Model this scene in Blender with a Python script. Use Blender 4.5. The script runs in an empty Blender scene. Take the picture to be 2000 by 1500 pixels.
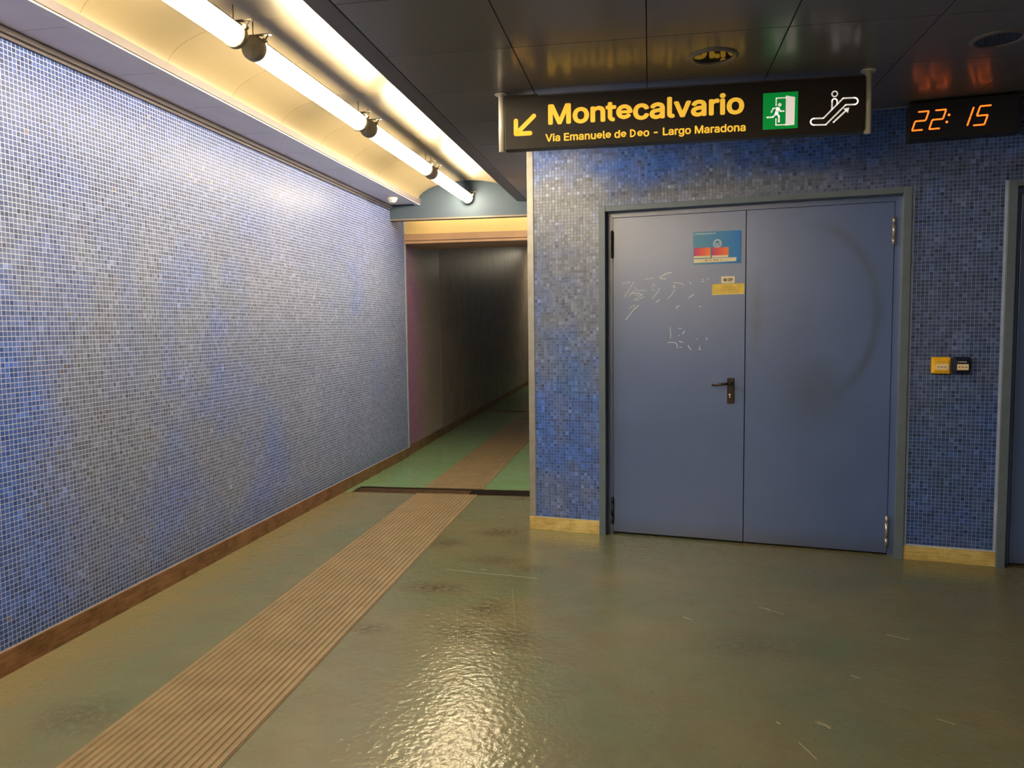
import bpy, bmesh, math, random
import numpy as np
from mathutils import Vector, Matrix

random.seed(7)
rng = np.random.default_rng(7)
S = bpy.context.scene
COL = S.collection

# ------------------------------------------------------------------ camera, world, exposure
H_CAM, YAW, PITCH, ROLL, F = 1.3993, 0.1777, -0.0737, -0.0113, 1504.4
cd = bpy.data.cameras.new('camera')
cd.sensor_fit = 'HORIZONTAL'; cd.sensor_width = 36.0; cd.lens = F / 2000 * 36.0
cd.clip_start = 0.05; cd.clip_end = 200
cam = bpy.data.objects.new('camera', cd); COL.objects.link(cam)
fw = Vector((-math.sin(YAW) * math.cos(PITCH), math.cos(YAW) * math.cos(PITCH), math.sin(PITCH)))
rt = Vector((math.cos(YAW), math.sin(YAW), 0)); up = rt.cross(fw)
r2 = math.cos(ROLL) * rt + math.sin(ROLL) * up
u2 = -math.sin(ROLL) * rt + math.cos(ROLL) * up
cam.matrix_world = Matrix((( r2.x, u2.x, -fw.x, 0), (r2.y, u2.y, -fw.y, 0), (r2.z, u2.z, -fw.z, H_CAM), (0, 0, 0, 1)))
S.camera = cam

world = bpy.data.worlds.new('hall_ambient'); S.world = world
world.use_nodes = True
world.node_tree.nodes['Background'].inputs[0].default_value = (0.62, 0.70, 1.0, 1)
world.node_tree.nodes['Background'].inputs[1].default_value = 0.03

S.view_settings.view_transform = 'Standard'
S.view_settings.look = 'None'
S.view_settings.gamma = 1.0
S.view_settings.use_curve_mapping = False
S.view_settings.exposure = 0.0
LAMP_COL = (1.0, 0.80, 0.50)
LAMP_L = 76.0

def area(name, loc, direction, sx, sy, watt, col):
    l = bpy.data.lights.new(name, 'AREA'); l.shape = 'RECTANGLE'; l.size = sx; l.size_y = sy
    l.energy = watt; l.color = col
    o = bpy.data.objects.new(name, l); COL.objects.link(o)
    o.location = loc; o.rotation_euler = Vector(direction).to_track_quat('-Z', 'Y').to_euler()
    return o
# the tube hidden in the slot above the passage entrance, and the next lamp far down the passage
area('slot_lamp', (-1.55, 7.80, 2.66), (0, 0.9, -0.5), 1.9, 0.06, 6.0, (1.0, 0.80, 0.46))
area('passage_lamp', (-1.70, 18.6, 3.0), (-0.3, 0, -1), 0.12, 1.5, 24.0, (1.0, 0.86, 0.62))

# ------------------------------------------------------------------ materials
def new_mat(name):
    m = bpy.data.materials.new(name); m.use_nodes = True
    nt = m.node_tree; b = nt.nodes['Principled BSDF']
    return m, nt, b
def N(nt, t, **kw):
    n = nt.nodes.new(t)
    for k, v in kw.items(): setattr(n, k, v)
    return n
def L(nt, a, b): nt.links.new(a, b)
def noise(nt, scale, detail=3.0, rough=0.55, vec=None, dist=0.0):
    n = N(nt, 'ShaderNodeTexNoise'); n.inputs['Scale'].default_value = scale
    n.inputs['Detail'].default_value = detail; n.inputs['Roughness'].default_value = rough
    n.inputs['Distortion'].default_value = dist
    if vec is not None: L(nt, vec, n.inputs['Vector'])
    return n
def ramp(nt, fac, stops):
    r = N(nt, 'ShaderNodeValToRGB')
    while len(r.color_ramp.elements) < len(stops): r.color_ramp.elements.new(0.5)
    for e, (p, c) in zip(r.color_ramp.elements, stops):
        e.position = p; e.color = (*c, 1) if len(c) == 3 else c
    L(nt, fac, r.inputs['Fac']); return r
def mixc(nt, fac, a, b, mode='MIX'):
    m = N(nt, 'ShaderNodeMix', data_type='RGBA', blend_type=mode)
    for s, v in ((m.inputs[0], fac), (m.inputs[6], a), (m.inputs[7], b)):
        if hasattr(v, 'is_linked'): L(nt, v, s)
        else: s.default_value = v if not isinstance(v, tuple) else ((*v, 1) if len(v) == 3 else v)
    return m.outputs[2]
def math_(nt, op, a, b=None, clamp=False):
    m = N(nt, 'ShaderNodeMath', operation=op); m.use_clamp = clamp
    for s, v in ((m.inputs[0], a), (m.inputs[1], b)):
        if v is None: continue
        if hasattr(v, 'is_linked'): L(nt, v, s)
        else: s.default_value = v
    return m.outputs[0]
def bump(nt, b, h, strength, dist=0.01):
    n = N(nt, 'ShaderNodeBump'); n.inputs['Strength'].default_value = strength
    n.inputs['Distance'].default_value = dist
    L(nt, h, n.inputs['Height']); L(nt, n.outputs[0], b.inputs['Normal']); return n
def objco(nt): return N(nt, 'ShaderNodeTexCoord').outputs['Object']
def geo(nt): return N(nt, 'ShaderNodeNewGeometry').outputs['Position']

def simple(name, c, rough=0.5, metal=0.0, var=0.12, scale=8.0, spec=0.5, bmp=0.0, bscale=120.0):
    m, nt, b = new_mat(name)
    co = objco(nt)
    n = noise(nt, scale, 4, vec=co)
    c2 = tuple(x * (1 - var) for x in c); c3 = tuple(min(1, x * (1 + var)) for x in c)
    r = ramp(nt, n.outputs['Fac'], [(0.3, c2), (0.7, c3)])
    L(nt, r.outputs[0], b.inputs['Base Color'])
    b.inputs['Roughness'].default_value = rough; b.inputs['Metallic'].default_value = metal
    b.inputs['Specular IOR Level'].default_value = spec
    if bmp: bump(nt, b, noise(nt, bscale, 2, vec=co).outputs['Fac'], bmp, 0.002)
    return m
def emit(name, c, s, base=(0.02, 0.02, 0.02), rough=0.4):
    m, nt, b = new_mat(name)
    b.inputs['Base Color'].default_value = (*base, 1); b.inputs['Roughness'].default_value = rough
    b.inputs['Emission Color'].default_value = (*c, 1); b.inputs['Emission Strength'].default_value = s
    return m

def tile_mat(name, individual, rough=0.22, spec=0.3):
    m, nt, b = new_mat(name)
    if individual: c = N(nt, 'ShaderNodeObjectInfo').outputs['Color']
    else:
        a = N(nt, 'ShaderNodeAttribute'); a.attribute_name = 'tile_colour'; c = a.outputs['Color']
    n = noise(nt, 420, 2, vec=geo(nt))
    c = mixc(nt, 0.22, c, n.outputs['Color'], 'SOFT_LIGHT')
    L(nt, c, b.inputs['Base Color'])
    b.inputs['Roughness'].default_value = rough
    b.inputs['Specular IOR Level'].default_value = spec
    bump(nt, b, noise(nt, 90, 2, vec=geo(nt)).outputs['Fac'], 0.18, 0.004)
    return m
M = {}
M['tile_left'] = tile_mat('glass_mosaic', False, 0.31, 0.11); M['tile_left_one'] = tile_mat('glass_mosaic_single', True, 0.31, 0.11)
M['tile'] = tile_mat('glossy_mosaic', False, 0.27, 0.65); M['tile_one'] = tile_mat('glossy_mosaic_single', True, 0.27, 0.65)
M['grout'] = simple('grout_pale', (0.49, 0.55, 0.76), 0.85, 0, 0.10, 30, bmp=0.3, bscale=300)
M['grout_door'] = simple('grout_grey', (0.36, 0.44, 0.68), 0.85, 0, 0.15, 14, bmp=0.3, bscale=300)
M['plum'] = simple('plum_wall', (0.34, 0.272, 0.210), 0.38, 0, 0.25, 3, bmp=0.15, bscale=60)
M['vault'] = simple('cream_enamel', (0.20, 0.165, 0.102), 0.38, 0, 0.04, 1.5)
M['soffit'] = simple('lavender_enamel', (0.78, 0.74, 0.86), 0.45, 0, 0.05, 3)
M['soffit_edge'] = simple('mauve_grey_profile', (0.11, 0.098, 0.115), 0.45, 0, 0.08, 5)
M['black_enamel'] = simple('black_enamel', (0.135, 0.126, 0.140), 0.50, 0, 0.08, 2.0, spec=0.8)
_b = M['black_enamel'].node_tree.nodes['Principled BSDF']; _b.inputs['Coat Weight'].default_value = 0.6; _b.inputs['Coat Roughness'].default_value = 0.19
M['joint'] = simple('joint_black', (0.01, 0.01, 0.01), 0.8)
M['fascia'] = simple('pale_blue_enamel', (0.070, 0.100, 0.145), 0.6, 0, 0.05, 3, spec=0.2)
M['fascia_dark'] = simple('fascia_underside', (0.20, 0.17, 0.15), 0.6)
M['riser'] = simple('yellow_enamel', (0.80, 0.58, 0.26), 0.45, 0, 0.05, 2)
M['shutter'] = simple('salmon_shutter_box', (0.46, 0.28, 0.17), 0.5, 0, 0.08, 4)
M['steel_trim'] = simple('galvanised_trim', (0.36, 0.36, 0.35), 0.42, 0.4, 0.12, 20)
M['door_frame'] = simple('grey_green_frame', (0.128, 0.172, 0.238), 0.40, 0.1, 0.10, 9)
M['frame_dark'] = simple('dark_rebate', (0.045, 0.045, 0.06), 0.5)
M['chrome'] = simple('satin_rod', (0.85, 0.80, 0.70), 0.32, 0.15, 0.05, 10)
M['hinge'] = simple('hinge_steel', (0.52, 0.46, 0.44), 0.35, 0.7, 0.1, 30)
M['hinge_black'] = simple('hinge_black', (0.03, 0.027, 0.027), 0.35, 0.2, 0.1, 30)
M['handle'] = simple('brown_black_plastic', (0.028, 0.018, 0.014), 0.28, 0, 0.1, 20)
M['brass'] = simple('brass_cylinder', (0.80, 0.62, 0.36), 0.3, 0.9)
M['sign_body'] = simple('sign_black', (0.022, 0.017, 0.014), 0.42, 0, 0.1, 4)
M['lamp_metal'] = simple('lamp_grey_metal', (0.22, 0.20, 0.17), 0.5, 0.4, 0.12, 30)
M['white_plastic'] = simple('white_plastic', (0.80, 0.78, 0.74), 0.4)
M['dark_plastic'] = simple('dark_plastic', (0.02, 0.02, 0.03), 0.4)
M['lens_dark'] = simple('downlight_mirror', (0.02, 0.018, 0.016), 0.05, 0.0)
M['yellow_box'] = simple('yellow_plastic', (0.92, 0.52, 0.02), 0.35)
M['navy_box'] = simple('navy_plastic', (0.012, 0.016, 0.045), 0.25)
M['label_cream'] = simple('cream_label', (0.85, 0.70, 0.45), 0.5)
M['sticker_white'] = simple('cream_sticker', (0.85, 0.78, 0.58), 0.5)
M['sticker_yellow'] = simple('yellow_sticker', (0.76, 0.57, 0.10), 0.5, 0, 0.15, 25)
M['ink'] = simple('black_ink', (0.01, 0.01, 0.01), 0.6)
M['ink_grey'] = simple('faint_ink', (0.50, 0.34, 0.14), 0.6)
M['pwhite'] = simple('white_print', (0.85, 0.84, 0.80), 0.5)
M['scratch'] = simple('scratch_white', (0.72, 0.76, 0.85), 0.6)
M['scratch_floor'] = simple('scuff_tan', (0.36, 0.30, 0.20), 0.6)
M['lamp_glow'] = emit('lamp_diffuser', LAMP_COL, LAMP_L, (0.9, 0.85, 0.7))
M['sign_yellow'] = emit('sign_yellow', (1.0, 0.56, 0.05), 0.62, (0.8, 0.5, 0.05))
M['sign_green'] = emit('sign_green', (0.0, 0.20, 0.028), 0.8, (0.0, 0.2, 0.04))
M['sign_white'] = emit('sign_white', (0.86, 0.76, 0.68), 0.62, (0.7, 0.7, 0.7))
M['digit'] = emit('digit_orange', (1.0, 0.15, 0.012), 2.2)

# metal skirting with dirt
def skirting_mat(name, c, dirt, rough):
    m, nt, b = new_mat(name); co = objco(nt)
    mp = N(nt, 'ShaderNodeMapping'); mp.inputs['Scale'].default_value = (3, 3, 40); L(nt, co, mp.inputs[0])
    n = noise(nt, 2.2, 5, 0.65, mp.outputs[0]); n2 = noise(nt, 5, 5, 0.7, co)
    f = math_(nt, 'MULTIPLY', n.outputs['Fac'], n2.outputs['Fac'])
    r = ramp(nt, f, [(0.16, dirt), (0.34, c)])
    L(nt, r.outputs[0], b.inputs['Base Color'])
    b.inputs['Metallic'].default_value = 0.4; b.inputs['Roughness'].default_value = rough
    return m
M['skirting'] = skirting_mat('satin_skirting', (0.95, 0.76, 0.32), (0.62, 0.44, 0.15), 0.36)
M['skirting_left'] = skirting_mat('dull_skirting', (0.33, 0.178, 0.088), (0.16, 0.082, 0.036), 0.50)

# floor rubber
def floor_mat(name, ca, cb, stains=(), wear=0.5):
    m, nt, b = new_mat(name); p = geo(nt)
    n1 = noise(nt, 1.1, 5, 0.6, p); n2 = noise(nt, 5.5, 5, 0.65, p); n3 = noise(nt, 45, 3, 0.6, p)
    c = ramp(nt, n1.outputs['Fac'], [(0.32, ca), (0.68, cb)]).outputs[0]
    dirt = ramp(nt, n2.outputs['Fac'], [(0.42, (0, 0, 0)), (0.72, (1, 1, 1))]).outputs[0]
    c = mixc(nt, math_(nt, 'MULTIPLY', dirt, wear), c, (0.135, 0.105, 0.055))
    if stains:
        sx_ = N(nt, 'ShaderNodeSeparateXYZ'); L(nt, p, sx_.inputs[0])
        nr = N(nt, 'ShaderNodeMapRange'); L(nt, sx_.outputs['X'], nr.inputs[0])
        nr.inputs[1].default_value = -2.05; nr.inputs[2].default_value = -2.62
        c = mixc(nt, math_(nt, 'MULTIPLY', nr.outputs[0], math_(nt, 'ADD', n2.outputs['Fac'], 0.15), True), c, (0.235, 0.195, 0.108))
    tot = None
    for (x, y, rx, ry, s) in stains:
        sub = N(nt, 'ShaderNodeVectorMath', operation='SUBTRACT'); L(nt, p, sub.inputs[0]); sub.inputs[1].default_value = (x, y, 0)
        mul = N(nt, 'ShaderNodeVectorMath', operation='MULTIPLY'); L(nt, sub.outputs[0], mul.inputs[0]); mul.inputs[1].default_value = (1 / rx, 1 / ry, 0)
        ln = N(nt, 'ShaderNodeVectorMath', operation='LENGTH'); L(nt, mul.outputs[0], ln.inputs[0])
        v = math_(nt, 'MULTIPLY', math_(nt, 'SUBTRACT', 1.0, ln.outputs['Value'], True), s)
        tot = v if tot is None else math_(nt, 'MAXIMUM', tot, v)
    if tot is not None:
        n4 = noise(nt, 32, 4, 0.7, p)
        k = ramp(nt, n4.outputs['Fac'], [(0.36, (0, 0, 0)), (0.56, (1, 1, 1))]).outputs[0]
        c = mixc(nt, math_(nt, 'MULTIPLY', tot, k, True), c, (0.055, 0.036, 0.02))
    speck = ramp(nt, n3.outputs['Fac'], [(0.60, (0, 0, 0)), (0.78, (1, 1, 1))]).outputs[0]
    c = mixc(nt, math_(nt, 'MULTIPLY', speck, 0.5), c, (0.075, 0.06, 0.035))
    L(nt, c, b.inputs['Base Color'])
    rr = N(nt, 'ShaderNodeMapRange'); L(nt, n2.outputs['Fac'], rr.inputs[0])
    rr.inputs[3].default_value = 0.16; rr.inputs[4].default_value = 0.255
    L(nt, rr.outputs[0], b.inputs['Roughness'])
    b.inputs['Specular IOR Level'].default_value = 0.55
    hb = N(nt, 'ShaderNodeTexVoronoi'); hb.feature = 'SMOOTH_F1'; hb.inputs['Scale'].default_value = 46
    nw = noise(nt, 9, 2, 0.5, p)
    vm = N(nt, 'ShaderNodeVectorMath', operation='MULTIPLY_ADD'); L(nt, nw.outputs['Color'], vm.inputs[0]); vm.inputs[1].default_value = (0.06, 0.06, 0.0); L(nt, p, vm.inputs[2])
    L(nt, vm.outputs[0], hb.inputs['Vector'])
    hsum = math_(nt, 'ADD', math_(nt, 'MULTIPLY', hb.outputs['Distance'], 0.6), math_(nt, 'MULTIPLY', noise(nt, 28, 3, 0.6, p).outputs['Fac'], 1.0))
    bump(nt, b, hsum, 0.19, 0.012)
    return m
STAINS = [(-1.02, 5.08, 0.22, 0.16, 0.9), (-1.30, 4.78, 0.16, 0.14, 0.8), (-1.15, 3.93, 0.24, 0.13, 0.8), (-0.80, 3.66, 0.13, 0.16, 0.8),
          (-0.84, 3.36, 0.16, 0.16, 0.75), (-0.62, 3.33, 0.16, 0.18, 0.7), (-1.29, 3.33, 0.12, 0.09, 0.7), (-0.92, 4.45, 0.22, 0.12, 0.6),
          (-0.68, 4.33, 0.16, 0.12, 0.5), (-1.05, 6.12, 0.30, 0.07, 0.9), (-2.05, 2.40, 0.22, 0.20, 0.5), (0.45, 3.4, 0.4, 0.2, 0.35), (-0.70, 4.9, 0.3, 0.2, 0.35)]
M['floor'] = floor_mat('green_rubber_worn', (0.106, 0.142, 0.094), (0.172, 0.156, 0.092), STAINS, 0.45)
M['floor_far'] = floor_mat('green_rubber', (0.130, 0.260, 0.135), (0.160, 0.270, 0.140), (), 0.25)

def rib_mat():
    m, nt, b = new_mat('tan_rib_rubber'); p = geo(nt)
    n = noise(nt, 6, 5, 0.65, p); n2 = noise(nt, 70, 2, 0.5, p)
    c = ramp(nt, n.outputs['Fac'], [(0.3, (0.178, 0.135, 0.074)), (0.7, (0.262, 0.202, 0.115))]).outputs[0]
    c = mixc(nt, 0.3, c, n2.outputs['Color'], 'SOFT_LIGHT')
    L(nt, c, b.inputs['Base Color']); b.inputs['Roughness'].default_value = 0.42
    return m
M['rib'] = rib_mat()
M['rib_base'] = simple('strip_base', (0.165, 0.105, 0.05), 0.55, 0, 0.2, 12)
M['drain_dark'] = simple('drain_dark', (0.018, 0.012, 0.009), 0.7, 0, 0.3, 20)
M['drain_rail'] = simple('drain_rail', (0.13, 0.075, 0.045), 0.45, 0.4, 0.3, 12)

# blue door paint, with rubbed and smeared dirt
def door_mat(name, smear):
    m, nt, b = new_mat(name); co = objco(nt)
    n = noise(nt, 3, 4, 0.6, co)
    c = ramp(nt, n.outputs['Fac'], [(0.3, (0.064, 0.122, 0.345)), (0.7, (0.076, 0.140, 0.385))]).outputs[0]
    sep = N(nt, 'ShaderNodeSeparateXYZ'); L(nt, co, sep.inputs[0])
    n2 = noise(nt, 7, 5, 0.7, co)
    low = N(nt, 'ShaderNodeMapRange'); L(nt, sep.outputs['Z'], low.inputs[0])
    low.inputs[1].default_value = 0.01; low.inputs[2].default_value = 0.13; low.inputs[3].default_value = 1; low.inputs[4].default_value = 0
    c = mixc(nt, math_(nt, 'MULTIPLY', low.outputs[0], n2.outputs['Fac'], True), c, (0.050, 0.045, 0.028))
    if smear:
        def ring(cx, cz, sx, sz, r0, w, s):
            sub = N(nt, 'ShaderNodeVectorMath', operation='SUBTRACT'); L(nt, co, sub.inputs[0]); sub.inputs[1].default_value = (cx, 0, cz)
            mul = N(nt, 'ShaderNodeVectorMath', operation='MULTIPLY'); L(nt, sub.outputs[0], mul.inputs[0]); mul.inputs[1].default_value = (1 / sx, 0, 1 / sz)
            ln = N(nt, 'ShaderNodeVectorMath', operation='LENGTH'); L(nt, mul.outputs[0], ln.inputs[0])
            d = math_(nt, 'ABSOLUTE', math_(nt, 'SUBTRACT', ln.outputs['Value'], r0))
            return math_(nt, 'MULTIPLY', math_(nt, 'SUBTRACT', 1.0, math_(nt, 'DIVIDE', d, w), True), s)
        right = N(nt, 'ShaderNodeMapRange'); L(nt, sep.outputs['X'], right.inputs[0])
        right.inputs[1].default_value = 1.70; right.inputs[2].default_value = 2.0
        a = math_(nt, 'MULTIPLY', ring(1.74, 1.46, 0.39, 0.53, 1.0, 0.10, 0.85), right.outputs[0])
        d2 = ring(1.78, 0.98, 0.26, 0.30, 0.0, 1.0, 0.75)
        d3 = ring(1.445, 1.45, 0.05, 0.34, 0.0, 1.0, 0.8)
        d4 = ring(1.66, 1.10, 0.22, 0.42, 0.0, 1.0, 0.35)
        t = math_(nt, 'MAXIMUM', math_(nt, 'MAXIMUM', a, d2), math_(nt, 'MAXIMUM', d3, d4))
        k = ramp(nt, n2.outputs['Fac'], [(0.25, (0.35, 0.35, 0.35)), (0.6, (1, 1, 1))]).outputs[0]
        c = mixc(nt, math_(nt, 'MULTIPLY', t, k, True), c, (0.046, 0.075, 0.145))
    L(nt, c, b.inputs['Base Color'])
    b.inputs['Roughness'].default_value = 0.33
    b.inputs['Specular IOR Level'].default_value = 1.0; b.inputs['Coat Weight'].default_value = 0.55; b.inputs['Coat Roughness'].default_value = 0.30
    bump(nt, b, noise(nt, 130, 2, 0.5, co).outputs['Fac'], 0.10, 0.003)
    return m
M['door'] = door_mat('blue_door_paint', False)
M['door_smear'] = door_mat('blue_door_paint_smeared', True)
def gradient_mat(name, axis, lo, hi, stops, rough=0.35):
    m, nt, b = new_mat(name); sep = N(nt, 'ShaderNodeSeparateXYZ'); L(nt, objco(nt), sep.inputs[0])
    mr = N(nt, 'ShaderNodeMapRange'); L(nt, sep.outputs[axis], mr.inputs[0]); mr.inputs[1].default_value = lo; mr.inputs[2].default_value = hi
    L(nt, ramp(nt, mr.outputs[0], stops).outputs[0], b.inputs['Base Color']); b.inputs['Roughness'].default_value = rough
    return m
M['poster_blue'] = gradient_mat('poster_blue', 'X', 1.05, 1.35, [(0, (0.10, 0.31, 0.50)), (1, (0.004, 0.19, 0.66))], 0.45)

# ------------------------------------------------------------------ mesh helpers
class MB:
    """collects boxes, polygons, tubes; build() links them as one mesh object"""
    def __init__(s): s.v = []; s.f = []; s.mi = []; s.smooth = []
    def poly(s, pts, mi=0):
        k = len(s.v); s.v += [tuple(p) for p in pts]; s.f.append(tuple(range(k, k + len(pts)))); s.mi.append(mi); s.smooth.append(False); return s
    def box(s, x0, x1, y0, y1, z0, z1, mi=0, ch=0.0):
        if ch <= 0:
            k = len(s.v)
            s.v += [(x0, y0, z0), (x1, y0, z0), (x1, y1, z0), (x0, y1, z0), (x0, y0, z1), (x1, y0, z1), (x1, y1, z1), (x0, y1, z1)]
            for q in ((0, 3, 2, 1), (4, 5, 6, 7), (0, 1, 5, 4), (1, 2, 6, 5), (2, 3, 7, 6), (3, 0, 4, 7)):
                s.f.append(tuple(k + i for i in q)); s.mi.append(mi); s.smooth.append(False)
            return s
        bm = bmesh.new(); bmesh.ops.create_cube(bm, size=1)
        bmesh.ops.scale(bm, vec=(x1 - x0, y1 - y0, z1 - z0), verts=bm.verts)
        bmesh.ops.translate(bm, vec=((x0 + x1) / 2, (y0 + y1) / 2, (z0 + z1) / 2), verts=bm.verts)
        bmesh.ops.bevel(bm, geom=list(bm.edges), offset=ch, segments=2, affect='EDGES', profile=0.6)
        return s.add_bm(bm, mi)
    def add_bm(s, bm, mi=0, smooth=False):
        k = len(s.v); bm.verts.ensure_lookup_table(); bm.verts.index_update()
        s.v += [tuple(v.co) for v in bm.verts]
        for f in bm.faces: s.f.append(tuple(k + v.index for v in f.verts)); s.mi.append(mi); s.smooth.append(smooth)
        bm.free(); return s
    def tube(s, p, q, r, n=16, mi=0, r2=None, caps=True):
        p = Vector(p); q = Vector(q); r2 = r if r2 is None else r2
        d = (q - p).normalized(); a = Vector((0, 0, 1)) if abs(d.z) < 0.9 else Vector((1, 0, 0))
        u = d.cross(a).normalized(); w = d.cross(u); k = len(s.v)
        for c, rr in ((p, r), (q, r2)):
            for i in range(n):
                t = 2 * math.pi * i / n; s.v.append(tuple(c + rr * (math.cos(t) * u + math.sin(t) * w)))
        for i in range(n):
            j = (i + 1) % n; s.f.append((k + i, k + j, k + n + j, k + n + i)); s.mi.append(mi); s.smooth.append(True)
        if caps:
            s.f.append(tuple(k + i for i in reversed(range(n)))); s.mi.append(mi); s.smooth.append(False)
            s.f.append(tuple(k + n + i for i in range(n))); s.mi.append(mi); s.smooth.append(False)
        return s
    def lathe(s, c, prof, n=28, mi=0, axis='z', smooth=True):
        """prof: list of (r, h) along axis"""
        k = len(s.v)
        for r, h in prof:
            for i in range(n):
                t = 2 * math.pi * i / n; a, b = r * math.cos(t), r * math.sin(t)
                s.v.append({'z': (c[0] + a, c[1] + b, c[2] + h), 'y': (c[0] + a, c[1] + h, c[2] + b), 'x': (c[0] + h, c[1] + a, c[2] + b)}[axis])
        for m in range(len(prof) - 1):
            for i in range(n):
                j = (i + 1) % n; s.f.append((k + m * n + i, k + m * n + j, k + (m + 1) * n + j, k + (m + 1) * n + i)); s.mi.append(mi); s.smooth.append(smooth)
        return s
    def stroke(s, pts, w, y, closed=False, mi=0, n=10, th=0.0):
        """flat stroke in the x-z plane at depth y, facing -y, with round joints"""
        P = [Vector((a, b)) for a, b in pts]; seg = list(zip(P, P[1:] + ([P[0]] if closed else [])))
        if not closed: seg = seg[:len(P) - 1]
        for a, b in seg:
            d = (b - a)
            if d.length < 1e-9: continue
            d.normalize(); nn = Vector((-d.y, d.x)) * w / 2
            q = [a - nn, b - nn, b + nn, a + nn]; s.poly([(t.x, y, t.y) for t in q], mi)
        for a in P: s.disc(a.x, a.y, w / 2, y, mi, n)
        return s
    def disc(s, x, z, r, y, mi=0, n=14):
        return s.poly([(x + r * math.cos(2 * math.pi * i / n), y, z + r * math.sin(2 * math.pi * i / n)) for i in range(n)], mi)
    def ring(s, x, z, r0, r1, y, mi=0, n=24, a0=0.0, a1=2 * math.pi):
        for i in range(n):
            t, u = a0 + (a1 - a0) * i / n, a0 + (a1 - a0) * (i + 1) / n
            s.poly([(x + r0 * math.cos(t), y, z + r0 * math.sin(t)), (x + r1 * math.cos(t), y, z + r1 * math.sin(t)),
                    (x + r1 * math.cos(u), y, z + r1 * math.sin(u)), (x + r0 * math.cos(u), y, z + r0 * math.sin(u))], mi)
        return s
    def mesh(s, name, mats):
        me = bpy.data.meshes.new(name); me.from_pydata(s.v, [], s.f)
        for m in (mats if isinstance(mats, (list, tuple)) else [mats]): me.materials.append(m)
        me.polygons.foreach_set('material_index', s.mi); me.polygons.foreach_set('use_smooth', s.smooth); me.update()
        return me
    def build(s, name, mats, parent=None):
        return link(name, s.mesh(name, mats), parent)
def link(name, me, parent=None):
    o = bpy.data.objects.new(name, me); COL.objects.link(o)
    if parent is not None: o.parent = parent
    return o
def empty(name, loc=(0, 0, 0), rz=0.0):
    o = bpy.data.objects.new(name, None); COL.objects.link(o); o.location = loc; o.rotation_euler = (0, 0, rz)
    o.empty_display_size = 0.1; return o
def tag(o, label=None, cat=None, group=None, kind=None):
    for k, v in (('label', label), ('category', cat), ('group', group), ('kind', kind)):
        if v: o[k] = v
    return o
def struct(o, label, cat): return tag(o, label, cat, kind='structure')
def place(o, wall): o.location = wall[0]; o.rotation_euler = (0, 0, wall[1]); return o

# wall frames: local x runs to the viewer's right along the wall, local y goes into the wall
WL = ((-2.5975, 0, 0), math.radians(90))
WC = ((-0.7775, 5.2109, 0), -0.1679)
WT = ((-2.622, 8.06, 0), math.radians(90) + 0.0285)
ZC = 2.632

# ------------------------------------------------------------------ mosaic
PIT = 0.0213
def smooth_noise(u, z, cell, seed):
    g = np.random.default_rng(seed).random((256, 256))
    x = u / cell + 40; y = z / cell + 40
    i = np.floor(x).astype(int); j = np.floor(y).astype(int); fx = x - i; fy = y - j
    fx = fx * fx * (3 - 2 * fx); fy = fy * fy * (3 - 2 * fy); i %= 255; j %= 255
    return (g[i, j] * (1 - fx) + g[i + 1, j] * fx) * (1 - fy) + (g[i, j + 1] * (1 - fx) + g[i + 1, j + 1] * fx) * fy
def world_of(wall, u, d, z):
    c, s = math.cos(wall[1]), math.sin(wall[1])
    return wall[0][0] + u * c - d * s, wall[0][1] + u * s + d * c, z
def project(x, y, z):
    d = np.stack([x, y, z - H_CAM], -1)
    zc = d @ np.array(fw); return 1000 + F * (d @ np.array(r2)) / zc, 750 - F * (d @ np.array(u2)) / zc, zc

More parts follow.
